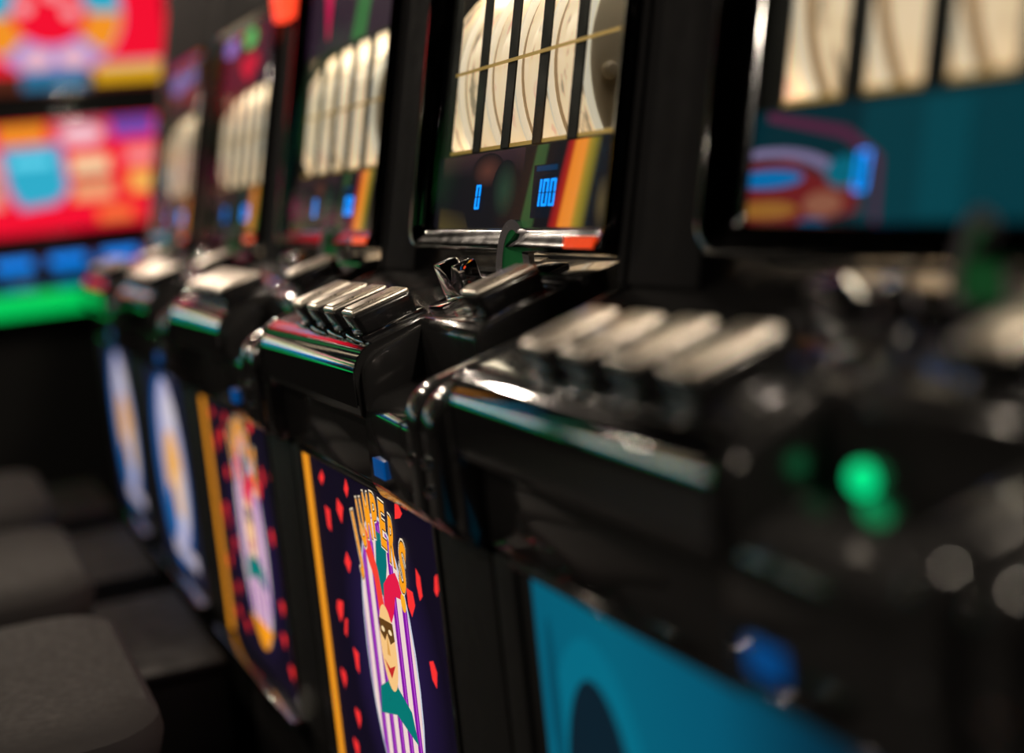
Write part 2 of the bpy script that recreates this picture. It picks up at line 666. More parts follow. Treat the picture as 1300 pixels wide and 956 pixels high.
def f_button(bm):
    t = bmesh.new()
    z0, z1 = -0.008, BH - 0.004
    y0, y1 = 0.0, BL
    vs = [t.verts.new(p) for p in ((0, y0 + 0.006, z0), (BW, y0 + 0.006, z0), (BW, y1 - 0.002, z0), (0, y1 - 0.002, z0),
                                   (0.002, y0, z1), (BW - 0.002, y0, z1), (BW - 0.002, y1, z1), (0.002, y1, z1))]
    for f in ((0, 3, 2, 1), (4, 5, 6, 7), (0, 1, 5, 4), (1, 2, 6, 5), (2, 3, 7, 6), (3, 0, 4, 7)):
        t.faces.new([vs[i] for i in f])
    bevel(t, t.edges[:], 0.005, 3)
    merge(bm, t)


def f_button_cap(bm):
    box(bm, 0.004, BW - 0.004, 0.001, BL - 0.001, BH - 0.006, BH - 0.0005, 0.003, 3)
    box(bm, 0.008, BW - 0.012, 0.005, BL - 0.006, BH - 0.001, BH + 0.0012, 0.001, 2)


def f_button_base(bm):
    box(bm, -0.003, BW + 0.003, -0.002, BL + 0.006, -0.004, 0.0025, 0.002, 2)


def f_coin_base(bm):
    box(bm, -0.030, 0.060, -0.012, 0.040, -0.002, 0.004, 0.002)


def f_coin_arch(bm):
    # upright half hoop, oval in outline
    def half(r, h):
        return [(r * math.cos(math.pi * i / 18), h * math.sin(math.pi * i / 18)) for i in range(19)]
    outer, inner = half(0.0180, 0.055), half(0.0115, 0.045)
    x0, x1 = -0.008, 0.008
    a0 = [bm.verts.new((x0, y, z)) for y, z in outer]
    b0 = [bm.verts.new((x0, y, z)) for y, z in inner]
    a1 = [bm.verts.new((x1, y, z)) for y, z in outer]
    b1 = [bm.verts.new((x1, y, z)) for y, z in inner]
    for i in range(18):
        bm.faces.new((a0[i], a0[i + 1], b0[i + 1], b0[i]))
        bm.faces.new((a1[i], b1[i], b1[i + 1], a1[i + 1]))
        bm.faces.new((a0[i], a1[i], a1[i + 1], a0[i + 1]))
        bm.faces.new((b0[i], b0[i + 1], b1[i + 1], b1[i]))
    for i in (0, 18):
        bm.faces.new((a0[i], b0[i], b1[i], a1[i]))
    es = [e for e in bm.edges if len(e.link_faces) == 2 and e.calc_face_angle(0) > math.radians(50)]
    bevel(bm, es, 0.002, 2)


def f_coin_lens(bm):
    prism_x(bm, [(0.0118 * math.cos(math.pi * i / 18), 0.0452 * math.sin(math.pi * i / 18)) for i in range(19)], 0.001, 0.006)


def f_coin_cup(bm):
    # small chute block with a V notch cut in its lip
    pts = [(-0.034, 0.0), (0.034, 0.0), (0.034, 0.034), (0.020, 0.034), (0.002, 0.016), (-0.014, 0.034), (-0.034, 0.034)]
    t = bmesh.new()
    a = [t.verts.new((x, 0.0, z)) for x, z in pts]
    b = [t.verts.new((x, 0.022, z)) for x, z in pts]
    t.faces.new(a)
    t.faces.new(b[::-1])
    for i in range(len(pts)):
        j = (i + 1) % len(pts)
        t.faces.new((a[i], a[j], b[j], b[i]))
    bmesh.ops.recalc_face_normals(t, faces=t.faces[:])
    bevel(t, t.edges[:], 0.0025, 2)
    merge(bm, t)


def f_rail(bm):
    tube(bm, [(0.27, 0.158, deck_z(0.158) + 0.006), (0.60, 0.158, deck_z(0.158) + 0.006)], 0.0045)


def f_key_plate(bm):
    box(bm, 0.0, 0.042, 0.012, 0.040, -0.002, 0.003, 0.0012)


def f_red_patch(bm):
    slab(bm, 0.560, 0.618, 0.9275, 0.9375, 0.006, 0.0098)


def f_glint_stud(bm):
    lathe(bm, [(0.0048, 0.004), (0.0048, 0.0), (0.0036, -0.0022), (0.001, -0.0028)], (0, 0, 0), 'Y', 14)


def f_blue_reflection(bm):
    box(bm, 0.418, 0.452, 0.0025, 0.008, 0.728, 0.746, 0.001)


def f_belly_trim(bm):
    box(bm, 0.0, 0.53, 0.004, 0.05, 0.286, 0.299, 0.003)


def f_amber(bm):
    box(bm, 0.052, 0.066, 0.0225, 0.030, 0.302, 0.697, 0.001)


# ---- printed art, and reflections painted on the dark lower glass -------------------------------------------------
RED = (0.95, 0.03, 0.03)
NAVY = (0.004, 0.002, 0.010)


def art_jester():
    S = [(rect(0.070, 0.520, 0.304, 0.700), NAVY)]
    S += glow(0.322, 0.505, 0.170, 0.192, (0.026, 0.012, 0.085), NAVY, 28)
    dia = [[(0.123, 0.684), (0.131, 0.676), (0.117, 0.665), (0.107, 0.672)], [(0.225, 0.69), (0.232, 0.68), (0.222, 0.668), (0.213, 0.676)],
           [(0.178, 0.66), (0.2, 0.653), (0.186, 0.632), (0.171, 0.645)], [(0.119, 0.641), (0.139, 0.639), (0.135, 0.613), (0.121, 0.616)],
           [(0.192, 0.601), (0.206, 0.591), (0.193, 0.576), (0.178, 0.586)], [(0.125, 0.529), (0.149, 0.532), (0.141, 0.514), (0.126, 0.502), (0.117, 0.517)],
           [(0.15, 0.513), (0.16, 0.514), (0.148, 0.49), (0.14, 0.493)], [(0.17, 0.484), (0.191, 0.482), (0.184, 0.456), (0.174, 0.46)],
           [(0.397, 0.692), (0.407, 0.695), (0.418, 0.686), (0.409, 0.68), (0.392, 0.676)], [(0.441, 0.637), (0.452, 0.631), (0.453, 0.612), (0.443, 0.605), (0.438, 0.62)],
           [(0.404, 0.609), (0.423, 0.609), (0.426, 0.596), (0.412, 0.581), (0.403, 0.59)], [(0.496, 0.641), (0.507, 0.647), (0.508, 0.634), (0.497, 0.622), (0.491, 0.626)],
           [(0.451, 0.547), (0.463, 0.551), (0.471, 0.542), (0.465, 0.524), (0.454, 0.53)]]
    for d in dia:
        S.append((d, RED, 'suits'))
    for cx, cz in ((0.11, 0.43), (0.155, 0.395), (0.47, 0.44), (0.455, 0.39), (0.13, 0.35), (0.48, 0.35), (0.20, 0.345)):
        S.append((heart(cx, cz, 0.022, 0.026), RED, 'suits'))
    cx, cz, a, b = 0.322, 0.505, 0.086, 0.160
    S.append((ell(cx, cz, a + 0.004, b + 0.004), (0.55, 0.60, 0.70)))
    S.append((ell(cx, cz, a, b), (0.26, 0.02, 0.34)))
    # vertical stripes cut to the oval
    x = cx - a + 0.006
    HL = []
    i = 0
    while x < cx + a - 0.008:
        w = 0.0155
        xs = [x + w * j / 4 for j in range(5)]
        lim = lambda q: b * math.sqrt(max(0.0, 1 - ((q - cx) / a) ** 2)) * 0.985
        top = [(q, cz + lim(q)) for q in xs]
        bot = [(q, cz - lim(q)) for q in xs[::-1]]
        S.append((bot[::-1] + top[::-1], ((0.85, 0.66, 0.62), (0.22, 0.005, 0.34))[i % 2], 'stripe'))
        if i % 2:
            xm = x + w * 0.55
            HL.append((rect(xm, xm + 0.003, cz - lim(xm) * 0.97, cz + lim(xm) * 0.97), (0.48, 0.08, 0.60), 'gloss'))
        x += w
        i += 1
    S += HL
    # jester cap, face and collar
    S.append(([(0.319, 0.650), (0.352, 0.649), (0.346, 0.618), (0.337, 0.600), (0.325, 0.578), (0.309, 0.585), (0.307, 0.612)], (0.0, 0.16, 0.16)))
    S.append(([(0.264, 0.638), (0.284, 0.646), (0.299, 0.626), (0.311, 0.606), (0.316, 0.586), (0.322, 0.562), (0.299, 0.560), (0.294, 0.595), (0.275, 0.616)], (0.90, 0.05, 0.03)))
    S.append(([(0.320, 0.566), (0.327, 0.595), (0.348, 0.609), (0.372, 0.617), (0.388, 0.604), (0.386, 0.592), (0.364, 0.590), (0.352, 0.569), (0.340, 0.556)], (0.75, 0.01, 0.06)))
    S.append((ell(0.390, 0.590, 0.008, 0.010, 14), (0.95, 0.42, 0.02)))
    S.append((ell(0.268, 0.640, 0.007, 0.009, 14), (0.95, 0.42, 0.02)))
    S.append(([(0.270, 0.468), (0.320, 0.492), (0.376, 0.472), (0.388, 0.440), (0.322, 0.452), (0.262, 0.436)], (0.0, 0.18, 0.16)))
    S.append((ell(0.319, 0.524, 0.027, 0.047), (0.92, 0.55, 0.22)))
    S.append(([(0.294, 0.552), (0.343, 0.556), (0.345, 0.538), (0.328, 0.530), (0.320, 0.540), (0.310, 0.530), (0.296, 0.536)], (0.12, 0.05, 0.01)))
    S.append((ell(0.307, 0.542, 0.006, 0.003, 10), (0.95, 0.72, 0.40)))
    S.append((ell(0.332, 0.544, 0.006, 0.003, 10), (0.95, 0.72, 0.40)))
    S.append(([(0.319, 0.540), (0.325, 0.517), (0.314, 0.516)], (0.70, 0.34, 0.08)))
    S.append(([(0.300, 0.508), (0.318, 0.502), (0.338, 0.510), (0.320, 0.491)], (0.55, 0.02, 0.02)))
    S.append((band(0.322, 0.505, 0.090, 0.165, 0.125, 0.150, 235, 305), (0.90, 0.32, 0.01)))
    S += arch_text('JUMPERS', 0.255, 0.0235, 0.645, 0.040, 0.046, 0.075, (0.95, 0.78, 0.55))
    S += arch_text('JUMPERS', 0.255, 0.0235, 0.645, 0.040, 0.046, 0.050, (0.03, 0.01, 0.0))
    S += arch_text('JUMPERS', 0.255, 0.0235, 0.645, 0.040, 0.046, 0.028, (0.95, 0.34, 0.01))
    return S


def art_blue():
    S = [(rect(0.070, 0.520, 0.304, 0.700), (0.008, 0.010, 0.03))]
    S.append((ell(0.27, 0.50, 0.17, 0.190), (0.01, 0.10, 0.34)))
    S.append((ell(0.30, 0.52, 0.125, 0.165), (0.50, 0.46, 0.62)))
    S.append((ell(0.30, 0.50, 0.085, 0.085), (0.85, 0.40, 0.04)))
    S.append((ell(0.33, 0.62, 0.07, 0.035), (0.60, 0.55, 0.62)))
    S.append((ell(0.24, 0.42, 0.04, 0.05), (0.02, 0.16, 0.42)))
    S.append((rect(0.20, 0.44, 0.33, 0.36), (0.45, 0.40, 0.48)))
    S.append((ell(0.36, 0.46, 0.025, 0.06), (0.75, 0.66, 0.62)))
    return S


def art_cyan():
    CY, DK_ = (0.0, 0.100, 0.165), (0.002, 0.010, 0.020)
    S = [(rect(0.070, 0.520, 0.304, 0.700), DK_)]
    xs = [0.070, 0.20, 0.34, 0.44, 0.52]
    S += sweep(xs, xs, [CY, (0.0, 0.110, 0.175), (0.0, 0.085, 0.15), (0.0, 0.03, 0.06), DK_], 0.304, 0.700)
    S.append((band(0.165, 0.53, 0.060, 0.110, 0.085, 0.140, 0, 180), (0.0, 0.135, 0.21)))
    S.append((ell(0.165, 0.53, 0.058, 0.110), (0.002, 0.012, 0.022)))
    S.append((ell(0.165, 0.50, 0.030, 0.07), (0.0, 0.06, 0.10)))
    S.append((ell(0.095, 0.60, 0.010, 0.07), (0.0, 0.065, 0.11)))
    S.append((ell(0.300, 0.50, 0.070, 0.09), (0.0, 0.05, 0.085)))
    S.append((heart(0.46, 0.67, 0.016, 0.018), RED))
    return S


def lower_art_reflections(v):
    if v == 'cyan':
        S = [(rect(0.142, 0.620, 0.942, 1.025), (0.0, 0.022, 0.032))]
        S.append((rect(0.30, 0.47, 0.946, 1.022), (0.0, 0.040, 0.055)))
        S.append(([(0.19, 1.018), (0.28, 1.002), (0.315, 0.985), (0.318, 0.946), (0.324, 0.946), (0.322, 0.988), (0.284, 1.008), (0.19, 1.024)], (0.10, 0.015, 0.05)))
        S.append(([(0.17, 0.948), (0.17, 0.990), (0.225, 0.990), (0.262, 0.978), (0.300, 0.972), (0.304, 0.955), (0.26, 0.948)], (0.16, 0.012, 0.014)))
        S.append((band(0.19, 0.965, 0.09, 0.028, 0.105, 0.034, 10, 120), (0.22, 0.17, 0.32)))
        S.append((ell(0.195, 0.978, 0.045, 0.0065), (0.0, 0.15, 0.42)))
        S.append((ell(0.195, 0.957, 0.042, 0.006), (0.30, 0.12, 0.02)))
        S.append((ell(0.285, 0.980, 0.020, 0.010), (0.0, 0.13, 0.20)))
        S.append((ell(0.265, 0.960, 0.022, 0.008), (0.28, 0.10, 0.06)))
        S.append((ell(0.255, 0.947, 0.018, 0.004), (0.0, 0.10, 0.22)))
        S.append((rect(0.36, 0.40, 0.95, 1.02), (0.0, 0.055, 0.075)))
        S.append((rect(0.50, 0.56, 0.95, 1.02), (0.0, 0.06, 0.08)))
        return S
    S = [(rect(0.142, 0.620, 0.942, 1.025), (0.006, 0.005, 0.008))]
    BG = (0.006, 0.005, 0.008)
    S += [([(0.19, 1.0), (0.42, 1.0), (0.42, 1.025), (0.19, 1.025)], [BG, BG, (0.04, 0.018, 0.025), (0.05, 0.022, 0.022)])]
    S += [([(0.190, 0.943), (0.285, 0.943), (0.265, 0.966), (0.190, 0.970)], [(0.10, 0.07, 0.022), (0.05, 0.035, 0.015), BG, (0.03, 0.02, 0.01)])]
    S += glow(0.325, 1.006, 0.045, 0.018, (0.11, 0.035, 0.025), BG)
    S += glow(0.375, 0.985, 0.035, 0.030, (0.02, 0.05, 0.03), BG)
    S += sweep([0.416, 0.424, 0.448, 0.456], [0.446, 0.454, 0.472, 0.480], [BG, (0.032, 0.085, 0.028), (0.030, 0.080, 0.026), BG], 0.943, 1.025)  # green band: a blurred glass reflection painted as glowing colour
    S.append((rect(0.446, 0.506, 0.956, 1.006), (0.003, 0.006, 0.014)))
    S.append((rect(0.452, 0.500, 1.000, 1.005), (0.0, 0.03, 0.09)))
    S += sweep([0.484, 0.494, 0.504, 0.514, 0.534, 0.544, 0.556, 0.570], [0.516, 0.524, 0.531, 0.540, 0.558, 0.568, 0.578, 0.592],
               [BG, (0.30, 0.008, 0.012), (0.42, 0.02, 0.008), (0.92, 0.26, 0.025), (0.92, 0.28, 0.03), (0.40, 0.24, 0.015), (0.22, 0.17, 0.012), BG], 0.943, 1.025)  # red to yellow band: another glass reflection painted as glowing colour
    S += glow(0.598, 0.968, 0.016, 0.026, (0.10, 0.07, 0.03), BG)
    return S


def upper_art(v):
    if v == 'cyan':
        return [(rect(0.142, 0.620, 1.207, 1.320), (0.0, 0.03, 0.045)), (ell(0.36, 1.26, 0.15, 0.035), (0.0, 0.12, 0.2))]
    if v == 'blue':
        S = [(rect(0.142, 0.620, 1.207, 1.320), (0.03, 0.012, 0.020))]
        S.append((ell(0.30, 1.285, 0.10, 0.024), (0.20, 0.16, 0.45)))
        S.append((ell(0.46, 1.290, 0.055, 0.020), (0.06, 0.12, 0.45)))
        S.append((ell(0.24, 1.245, 0.06, 0.020), (0.18, 0.06, 0.05)))
        S.append((ell(0.48, 1.240, 0.08, 0.020), (0.14, 0.04, 0.03)))
        return S
    S = [(rect(0.142, 0.620, 1.207, 1.320), (0.022, 0.006, 0.022))]
    if v == 'rainbow':
        S.append((ell(0.225, 1.297, 0.058, 0.017), (0.26, 0.22, 0.70)))
        S.append((ell(0.395, 1.297, 0.055, 0.019), (0.0, 0.55, 0.14)))
        S.append((heart(0.405, 1.245, 0.150, 0.055), (0.70, 0.005, 0.04)))
        S.append((ell(0.31, 1.31, 0.03, 0.006), (0.5, 0.03, 0.05)))
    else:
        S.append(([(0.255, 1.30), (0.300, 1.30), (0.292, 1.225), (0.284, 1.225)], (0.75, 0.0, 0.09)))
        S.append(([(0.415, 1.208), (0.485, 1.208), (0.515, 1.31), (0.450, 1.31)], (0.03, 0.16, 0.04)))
    return S


def on_belly(x, z, d):
    return (x, 0.0262 - d, z)


def on_glass(x, z, d):
    return G(x, z, -0.0049 + d * 0.3)


SEG = {'0': 'abcdef', '1': 'bc'}


def digit_shapes(text, x0, z0, w, h, gap):
    S = []
    t = w * 0.19
    for i, ch in enumerate(text):
        x = x0 + i * (w + gap)
        sl = 0.10
        def R(xa, xb, za, zb):
            return [(x + xa + (za) * sl, z0 + za), (x + xb + za * sl, z0 + za), (x + xb + zb * sl, z0 + zb), (x + xa + zb * sl, z0 + zb)]
        g = h * 0.02
        allseg = {'a': R(t * 0.6, w - t * 0.6, h - t, h), 'd': R(t * 0.6, w - t * 0.6, 0, t), 'f': R(0, t, h / 2 + g, h), 'e': R(0, t, 0, h / 2 - g),
                  'b': R(w - t, w, h / 2 + g, h), 'c': R(w - t, w, 0, h / 2 - g)}
        for s in SEG[ch]:
            S.append((allseg[s], (0, 0.3, 1)))
    return S


def f_digits(text, x0):
    def fn(bm):
        for poly, c in digit_shapes(text, x0, 0.967, 0.0110, 0.025, 0.0055):
            vs = [bm.verts.new(G(x, z, -0.0034)) for x, z in poly]
            vb = [bm.verts.new(G(x, z, -0.0045)) for x, z in poly]
            bm.faces.new(vs)
            bm.faces.new(vb[::-1])
            for i in range(4):
                bm.faces.new((vs[i], vs[(i + 1) % 4], vb[(i + 1) % 4], vb[i]))
    return fn


ARTS = {'jester': art_jester, 'blue': art_blue, 'cyan': art_cyan}
REEL_X = [WX0 + 0.04 + 0.08 * i - 0.074 for i in range(5)]
BUTTON_X = [0.122, 0.187, 0.254, 0.324]


def slot_machine(k, label, belly, lower, upper):
    t = thing('slot_machine', label, 'slot machine', (k * PITCH, 0, 0), 0, 'reel slot machines in the long row')
    P = lambda n, f, m, par=None, key=None, **kw: part(n, key or f.__name__, f, m, par or t, **kw)
    P('base', f_base, 'satin_black')
    P('lower_cabinet', f_lower, 'satin_black')
    bp = P('belly_panel', f_belly_panel, 'matt_black')
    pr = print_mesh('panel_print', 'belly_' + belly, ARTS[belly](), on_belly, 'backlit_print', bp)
    pr['label'] = {'jester': 'backlit dark panel with striped oval jester, gold lettering and red hearts', 'blue': 'backlit blue, white and gold printed panel', 'cyan': 'backlit cyan printed panel'}[belly]
    P('panel_frame', f_belly_frame, 'gloss_black', bp)
    if belly == 'jester':
        P('edge_light', f_amber, 'amber_strip', bp)['label'] = 'thin amber light strip'
    P('bottom_trim', f_belly_trim, 'dark_chrome')
    d = P('button_deck', f_deck, 'deck_black')
    P('end_cap', f_deck_cap, 'gloss_black', d)
    P('nose_trim', f_nose, 'nose_chrome', d)['label'] = 'dark mirror-polished front edge'
    P('apron', f_apron, 'gloss_black')
    for cx in (0.562, 0.604):
        c = P('cheek', f_cheek, 'gloss_black')
        c.location = (cx, 0, 0)
    P('bezel', f_bezel, 'smoked_chrome', angle=50)
    P('pillar', f_pillar, 'pillar_black')
    P('pillar', f_pillar_r, 'pillar_black')
    P('head_box', f_head, 'pillar_black')
    P('back_box', f_back, 'matt_black')
    mk = P('window_mask', f_mask, 'matt_black')
    for i in range(4):
        b = P('divider_bar', f_bar, 'matt_black', mk)
        b.location.x = WX0 + 0.08 * (i + 1)
    P('sill', f_sill, 'gold_line', mk)
    print_mesh('lower_print_reflections', 'low_' + lower, lower_art_reflections(lower), on_glass, 'backlit_print', mk)
    print_mesh('upper_print', 'up_' + upper, upper_art(upper), on_glass, 'backlit_print', mk)
    P('glass_pane', f_glass, 'pane_glass')
    P('payline', f_payline, 'gold_line')
    for i in range(5):
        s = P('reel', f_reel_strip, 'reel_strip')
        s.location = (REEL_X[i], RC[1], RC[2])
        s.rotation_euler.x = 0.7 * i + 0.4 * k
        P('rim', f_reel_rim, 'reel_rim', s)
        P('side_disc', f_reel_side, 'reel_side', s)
    P('lamp_tube', f_tube_top, 'lamp_tube')
    P('lamp_tube', f_tube_bot, 'lamp_tube')
    for txt, x0 in (('0', 0.298), ('100', 0.455)):
        part('credit_display', 'digits' + txt, f_digits(txt, x0), 'blue_segment', t, smooth=False)['label'] = 'glowing blue segment digits'
    ang = math.atan(DK)
    spots = [(x, 0.020) for x in BUTTON_X] + [(0.500, 0.084)]
    for i, (x, y) in enumerate(spots):
        b = P('push_button', f_button, 'button_side')
        b.location = (x, y, deck_z(y))
        b.rotation_euler.x = ang
        P('cap', f_button_cap, 'button_top', b)
        P('base_plate', f_button_base, 'dark_chrome', b)
    ch = P('coin_entry', f_coin_base, 'dark_chrome')
    ch.location = (0.425, 0.160, deck_z(0.160))
    ch.rotation_euler.x = ang
    P('coin_hoop', f_coin_arch, 'satin_metal', ch).matrix_local = Matrix.Translation((0.0, 0.008, 0.002)) @ Matrix.Rotation(-ang - 0.08, 4, 'X') @ Matrix.Rotation(-0.75, 4, 'Z')
    P('coin_lens', f_coin_lens, 'lens_green', ch).matrix_local = Matrix.Translation((0.0, 0.008, 0.002)) @ Matrix.Rotation(-ang - 0.08, 4, 'X') @ Matrix.Rotation(-0.75, 4, 'Z')
    cup = P('reject_chute', f_coin_cup, 'chrome')
    cup.location = (0.372, 0.122, deck_z(0.122) - 0.002)
    cup.rotation_euler.x = ang
    P('chrome_rail', f_rail, 'chrome')
    kp = P('key_plate', f_key_plate, 'chrome')
    kp.location = (0.378, 0.078, deck_z(0.078))
    kp.rotation_euler.x = ang
    P('red_patch', f_red_patch, 'red_patch_glow')['label'] = 'small red and orange glowing patch'  # glowing red patch on the lower bezel edge
    for x, z in ((0.578, 0.790), (0.619, 0.792)):  # chrome studs put here for the white reflected dots
        P('glint_stud', f_glint_stud, 'chrome').location = (x, -0.0105, z - 0.02)
    s3 = P('glint_stud', f_glint_stud, 'chrome')
    s3.location = (0.619, -0.0105, 0.748)
    P('blue_reflection', f_blue_reflection, 'blue_reflection_glow')['label'] = 'small glowing blue plate in place of a reflection'  # glowing plate put in where a blue reflection lies
    return t


machines = {}
SPEC = [(-3, 'far end slot machine of the row with blue belly panel, beside the red video screens', 'blue', 'dark', 'blue'),
        (-2, 'slot machine second from the far end with blue and gold belly panel', 'blue', 'dark', 'rainbow'),
        (-1, 'blurred jester-panel slot machine left of the sharp middle one, amber edge strip', 'jester', 'dark', 'dark'),
        (0, 'sharp black slot machine in the middle with readable 100 credits and jester belly panel', 'jester', 'dark', 'dark'),
        (1, 'large out-of-focus slot machine at right with teal glass and cyan belly panel', 'cyan', 'cyan', 'cyan'),
        (2, 'nearest slot machine at the right edge, only its black deck side showing', 'jester', 'dark', 'dark')]
for k, lab, b, lo_, u_ in SPEC:
    machines[k] = slot_machine(k, lab, b, lo_, u_)
part('call_lamp', 'call_lamp', lambda bm: box(bm, 0.002, 0.092, 0.232, 0.262, 1.288, 1.345, 0.004), 'red_lamp', machines[-1])['label'] = 'red glowing lamp box'
part('green_reflection', 'green_reflection', lambda bm: lathe(bm, [(0.008, 0.004), (0.008, -0.003), (0.005, -0.006)], (0.444, 0.066, 0.824), 'Y', 20), 'green_reflection_glow', machines[1])['label'] = 'round glowing green disc in place of a reflection'  # glowing disc stands in for a green reflection


# ------------------------------------------------------------------ video slot machines across the row end; three unseen ones added for their reflections
def vid_art_upper(p):
    if p[3][0] < 0.05:  # unseen added machines: colour columns shaped to reflect in the reel glass
        S = [(rect(-0.385, 0.385, 1.44, 1.98), (0.004, 0.004, 0.006))]
        for a0, w, c in ((-0.33, 0.07, p[1]), (-0.02, 0.05, p[2]), (0.20, 0.10, p[0])):
            S.append((rect(a0, a0 + w, 1.46, 1.96), c))
        return S
    c1, c2, c3, c4 = p
    S = [(rect(-0.385, 0.385, 1.47, 1.98), c1)]
    cx, cz = 0.0, 1.70
    n = 10
    S.append((ell(cx, cz, 0.245, 0.215), (0.50, 0.30, 0.60)))
    LIL = (0.42, 0.28, 0.62)
    for t0, t1, c in ((-3, 60, c2), (-45, -3, c3), (-135, -45, LIL), (-177, -135, c3), (-240, -177, c2), (60, 120, LIL)):
        S.append((band(cx, cz, 0.238, 0.208, 0.125, 0.110, t0, t1, 12), c, 'wheel'))
    S.append((ell(cx, cz, 0.125, 0.110), c1))
    for x, z in ((-0.08, 1.72), (0.07, 1.70), (0.02, 1.76)):
        S.append((ell(x, z, 0.028, 0.024, 14), (0.95, 0.42, 0.45)))
    for x in (-0.06, 0.06):
        S.append((ell(x, 1.545, 0.05, 0.03, 14), (0.90, 0.50, 0.55)))
    S.append((rect(-0.385, 0.385, 1.44, 1.50), (0.09, 0.02, 0.01)))
    S.append((rect(-0.12, 0.10, 1.445, 1.505), (0.02, 0.16, 0.30)))
    S.append((rect(0.12, 0.385, 1.455, 1.505), c4))
    S.append((rect(0.14, 0.36, 1.505, 1.525), (0.45, 0.32, 0.35)))
    S.append((ell(0.37, 1.49, 0.035, 0.032, 14), c4))
    return S


def vid_art_lower(p):
    if p[3][0] < 0.05:  # unseen added machines: overbright bands shaped to reflect on the deck noses
        S = [(rect(-0.385, 0.385, 0.965, 1.335), (0.01, 0.01, 0.015))]
        for z0, z1, c in ((0.97, 1.03, (0.0, 0.8, 1.6)), (1.045, 1.12, (2.2, 1.7, 1.1)), (1.15, 1.19, (0.1, 0.9, 0.25)), (1.22, 1.31, p[2])):
            S.append((rect(-0.37, 0.37, z0, z1), c))
        for a0 in (-0.25, 0.05, 0.22):
            S.append((heart(a0, 1.265, 0.09, 0.07), (1.8, 0.04, 0.5)))
        return S
    c1, c2, c3, c4 = p
    S = [(rect(-0.385, 0.335, 0.965, 1.335), c1)]
    S.append((rect(-0.385, -0.235, 1.26, 1.33), (0.70, 0.02, 0.20)))
    S.append((rect(-0.220, -0.065, 1.270, 1.330), c3))
    S.append((rect(-0.040, 0.135, 1.245, 1.335), (0.75, 0.10, 0.16)))
    S.append((ell(0.05, 1.285, 0.07, 0.034), (0.95, 0.55, 0.62)))
    S.append((rect(0.150, 0.300, 1.265, 1.33), (0.14, 0.07, 0.42)))
    S.append((rect(-0.385, -0.23, 1.06, 1.24), (0.80, 0.35, 0.30)))
    S.append((rect(-0.385, -0.25, 1.10, 1.16), (0.35, 0.30, 0.14)))
    S.append(([(-0.225, 1.258), (-0.020, 1.262), (-0.012, 1.10), (-0.06, 1.055), (-0.18, 1.045), (-0.215, 1.12)], (0.30, 0.25, 0.60)))
    S.append(([(-0.213, 1.25), (-0.032, 1.252), (-0.026, 1.10), (-0.07, 1.065), (-0.17, 1.058), (-0.203, 1.12)], c2))
    S.append((rect(-0.19, -0.06, 1.19, 1.22), (0.15, 0.75, 0.95)))
    for x, z, w, h, c in ((0.065, 1.18, 0.13, 0.06, (0.95, 0.60, 0.34)), (0.25, 1.20, 0.13, 0.06, (0.95, 0.22, 0.22)), (0.065, 1.09, 0.14, 0.06, (0.85, 0.34, 0.16)),
                          (0.245, 1.11, 0.11, 0.075, (0.95, 0.42, 0.08)), (0.13, 1.005, 0.12, 0.045, (0.90, 0.16, 0.03))):
        S.append((rect(x - w / 2, x + w / 2, z - h / 2, z + h / 2), c))
        S.append((rect(x - w * 0.4, x + w * 0.4, z - h * 0.25, z + h * 0.12), tuple(min(1.0, q * 1.25 + 0.03) for q in c)))
    S.append((rect(0.0, 0.13, 1.128, 1.140), (0.03, 0.0, 0.0)))
    return S


def vidx(a, z, d):
    return (0.002 + d, a, z)


def f_vcab(bm):
    t = bmesh.new()
    prof = [(0.0, 2.02), (0.0, 1.41), (0.0, 0.93), (0.16, 0.84), (0.19, 0.79), (0.19, 0.69), (0.12, 0.66), (0.05, 0.62), (0.05, 0.0), (-0.55, 0.0), (-0.55, 2.02)]
    a = [t.verts.new((x, -0.42, z)) for x, z in prof]
    b = [t.verts.new((x, 0.42, z)) for x, z in prof]
    t.faces.new(a)
    t.faces.new(b[::-1])
    n = len(prof)
    for i in range(n):
        t.faces.new((a[i], a[(i + 1) % n], b[(i + 1) % n], b[i]))
    bmesh.ops.recalc_face_normals(t, faces=t.faces[:])
    bevel(t, t.edges[:], 0.008, 2)
    merge(bm, t)


def f_vframe(bm):
    for z0, z1 in ((1.425, 1.437), (1.985, 2.0), (1.34, 1.352), (0.945, 0.957)):
        box(bm, 0.0, 0.012, -0.40, 0.40, z0, z1, 0.003)
    for y0 in (-0.405, 0.393):
        box(bm, 0.0, 0.012, y0, y0 + 0.012, 0.945, 1.352, 0.003)
        box(bm, 0.0, 0.012, y0, y0 + 0.012, 1.425, 2.0, 0.003)


def f_vstrip(bm):
    box(bm, 0.186, 0.205, -0.40, 0.40, 0.70, 0.775, 0.006)


def f_vkey(bm):
    box(bm, 0, 0.012, -0.06, 0.06, -0.02, 0.02, 0.005)


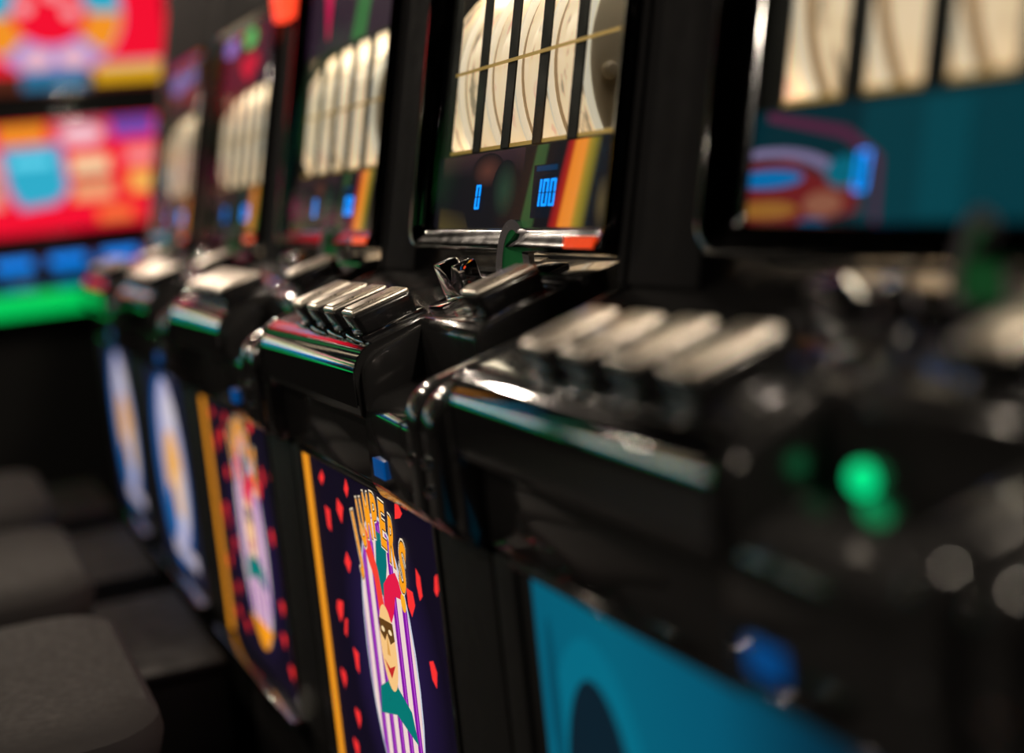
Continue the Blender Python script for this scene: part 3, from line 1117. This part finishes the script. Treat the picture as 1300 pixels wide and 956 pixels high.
def video_machine(y, label, pal, key):
    t = thing('video_slot_machine', label, 'slot machine', (-3.4, y, 0), 0, 'video slot machines in the end bank')
    part('cabinet', 'vcab', f_vcab, 'satin_black', t)
    part('screen_frame', 'vframe', f_vframe, 'dark_chrome', t)
    print_mesh('upper_screen', 'vup' + key, vid_art_upper(pal), vidx, 'screen_image', t, 0.0004)
    print_mesh('lower_screen', 'vlo' + key, vid_art_lower(pal), vidx, 'screen_image', t, 0.0004)
    part('light_strip', 'vstrip', f_vstrip, 'green_light', t)['label'] = 'glowing green front edge strip'
    for a, z, x, m in ((-0.235, 0.862, 0.122, 'blue_key'), (-0.062, 0.862, 0.122, 'blue_key'), (0.11, 0.862, 0.122, 'blue_key'), (0.28, 0.862, 0.122, 'blue_key')):
        kx = part('key', 'vkey' + m, f_vkey, m, t)
        kx.location = (x, a, z)
        kx.rotation_euler.y = -0.5
    for a in (-0.235, -0.062, 0.11, 0.28):
        kx = part('key', 'vkeyblue_key_dim', f_vkey, 'blue_key_dim', t)
        kx.location = (0.183, a, 0.800)
        kx.rotation_euler.y = -0.3
    return t


PA = ((0.92, 0.005, 0.03), (0.03, 0.42, 0.60), (0.92, 0.30, 0.02), (0.80, 0.42, 0.01))
PB = ((0.02, 0.20, 0.05), (0.03, 0.30, 0.06), (0.9, 0.7, 0.45), (0.04, 0.3, 0.6))
PC = ((0.55, 0.20, 0.02), (0.02, 0.22, 0.10), (0.04, 0.45, 0.7), (0.03, 0.3, 0.6))
video_machine(0.16, 'red-screened video slot machine with wheel picture and green light strip, in frame', PA, 'a')
video_machine(-0.72, 'banded-screen video slot machine next to the red one in the end bank, unseen, added for reflections', PB, 'b')
video_machine(-1.60, 'orange-columned video slot machine third in the end bank, unseen, added for reflections', PC, 'c')
video_machine(-2.48, 'banded-screen video slot machine last in the end bank, unseen, added for reflections', PB, 'b')


# ------------------------------------------------------------------ footrests and stools in front of the row
def f_foot(bm):
    box(bm, -0.24, 0.24, -0.075, 0.075, 0.0, 0.27, 0.008)


def f_foot_plate(bm):
    box(bm, -0.245, 0.245, -0.085, 0.079, 0.27, 0.288, 0.007, 3)


for i, lab in enumerate(('far end machines', 'second and third machines from the far end', 'third machine and the sharp middle one')):
    x = -0.74 - 0.66 * (2 - i)
    t = thing('footrest', 'low black footrest with rounded edge before the ' + lab, 'footrest', (x, -0.085, 0), 0, 'footrests along the row')
    part('body', 'foot', f_foot, 'matt_black', t)
    part('tread', 'footp', f_foot_plate, 'matt_black', t)


def f_seat(bm):
    t = bmesh.new()
    rows = []
    for s, z in ((0.80, 0.385), (0.97, 0.395), (1.0, 0.42), (0.985, 0.440), (0.93, 0.452), (0.70, 0.458)):
        rows.append([t.verts.new((x * s, y * s, z)) for x, y in rrect(-0.27, 0.27, -0.20, 0.20, 0.09, 6)])
    n = len(rows[0])
    for a, b in zip(rows, rows[1:]):
        for i in range(n):
            t.faces.new((a[i], a[(i + 1) % n], b[(i + 1) % n], b[i]))
    t.faces.new(rows[0][::-1])
    t.faces.new(rows[-1])
    merge(bm, t)


for i, lab in enumerate(('farthest of the three', 'middle of the three', 'nearest of the three')):
    x = -0.09 - 0.66 * (2 - i)
    t = thing('stool', 'grey padded stool in the aisle, ' + lab + ' along the row', 'stool', (x, -0.385, 0), 0, 'padded stools along the row')
    part('seat', 'seat', f_seat, 'grey_leather', t)
    part('post', 'spost', lambda bm: lathe(bm, [(0.035, 0.02), (0.035, 0.37), (0.10, 0.386)], (0, 0, 0), 'Z', 20), 'dark_chrome', t)
    part('foot_disc', 'sbase', lambda bm: lathe(bm, [(0.22, 0.0), (0.22, 0.012), (0.06, 0.03), (0.03, 0.05)], (0, 0, 0), 'Z', 28), 'dark_chrome', t)
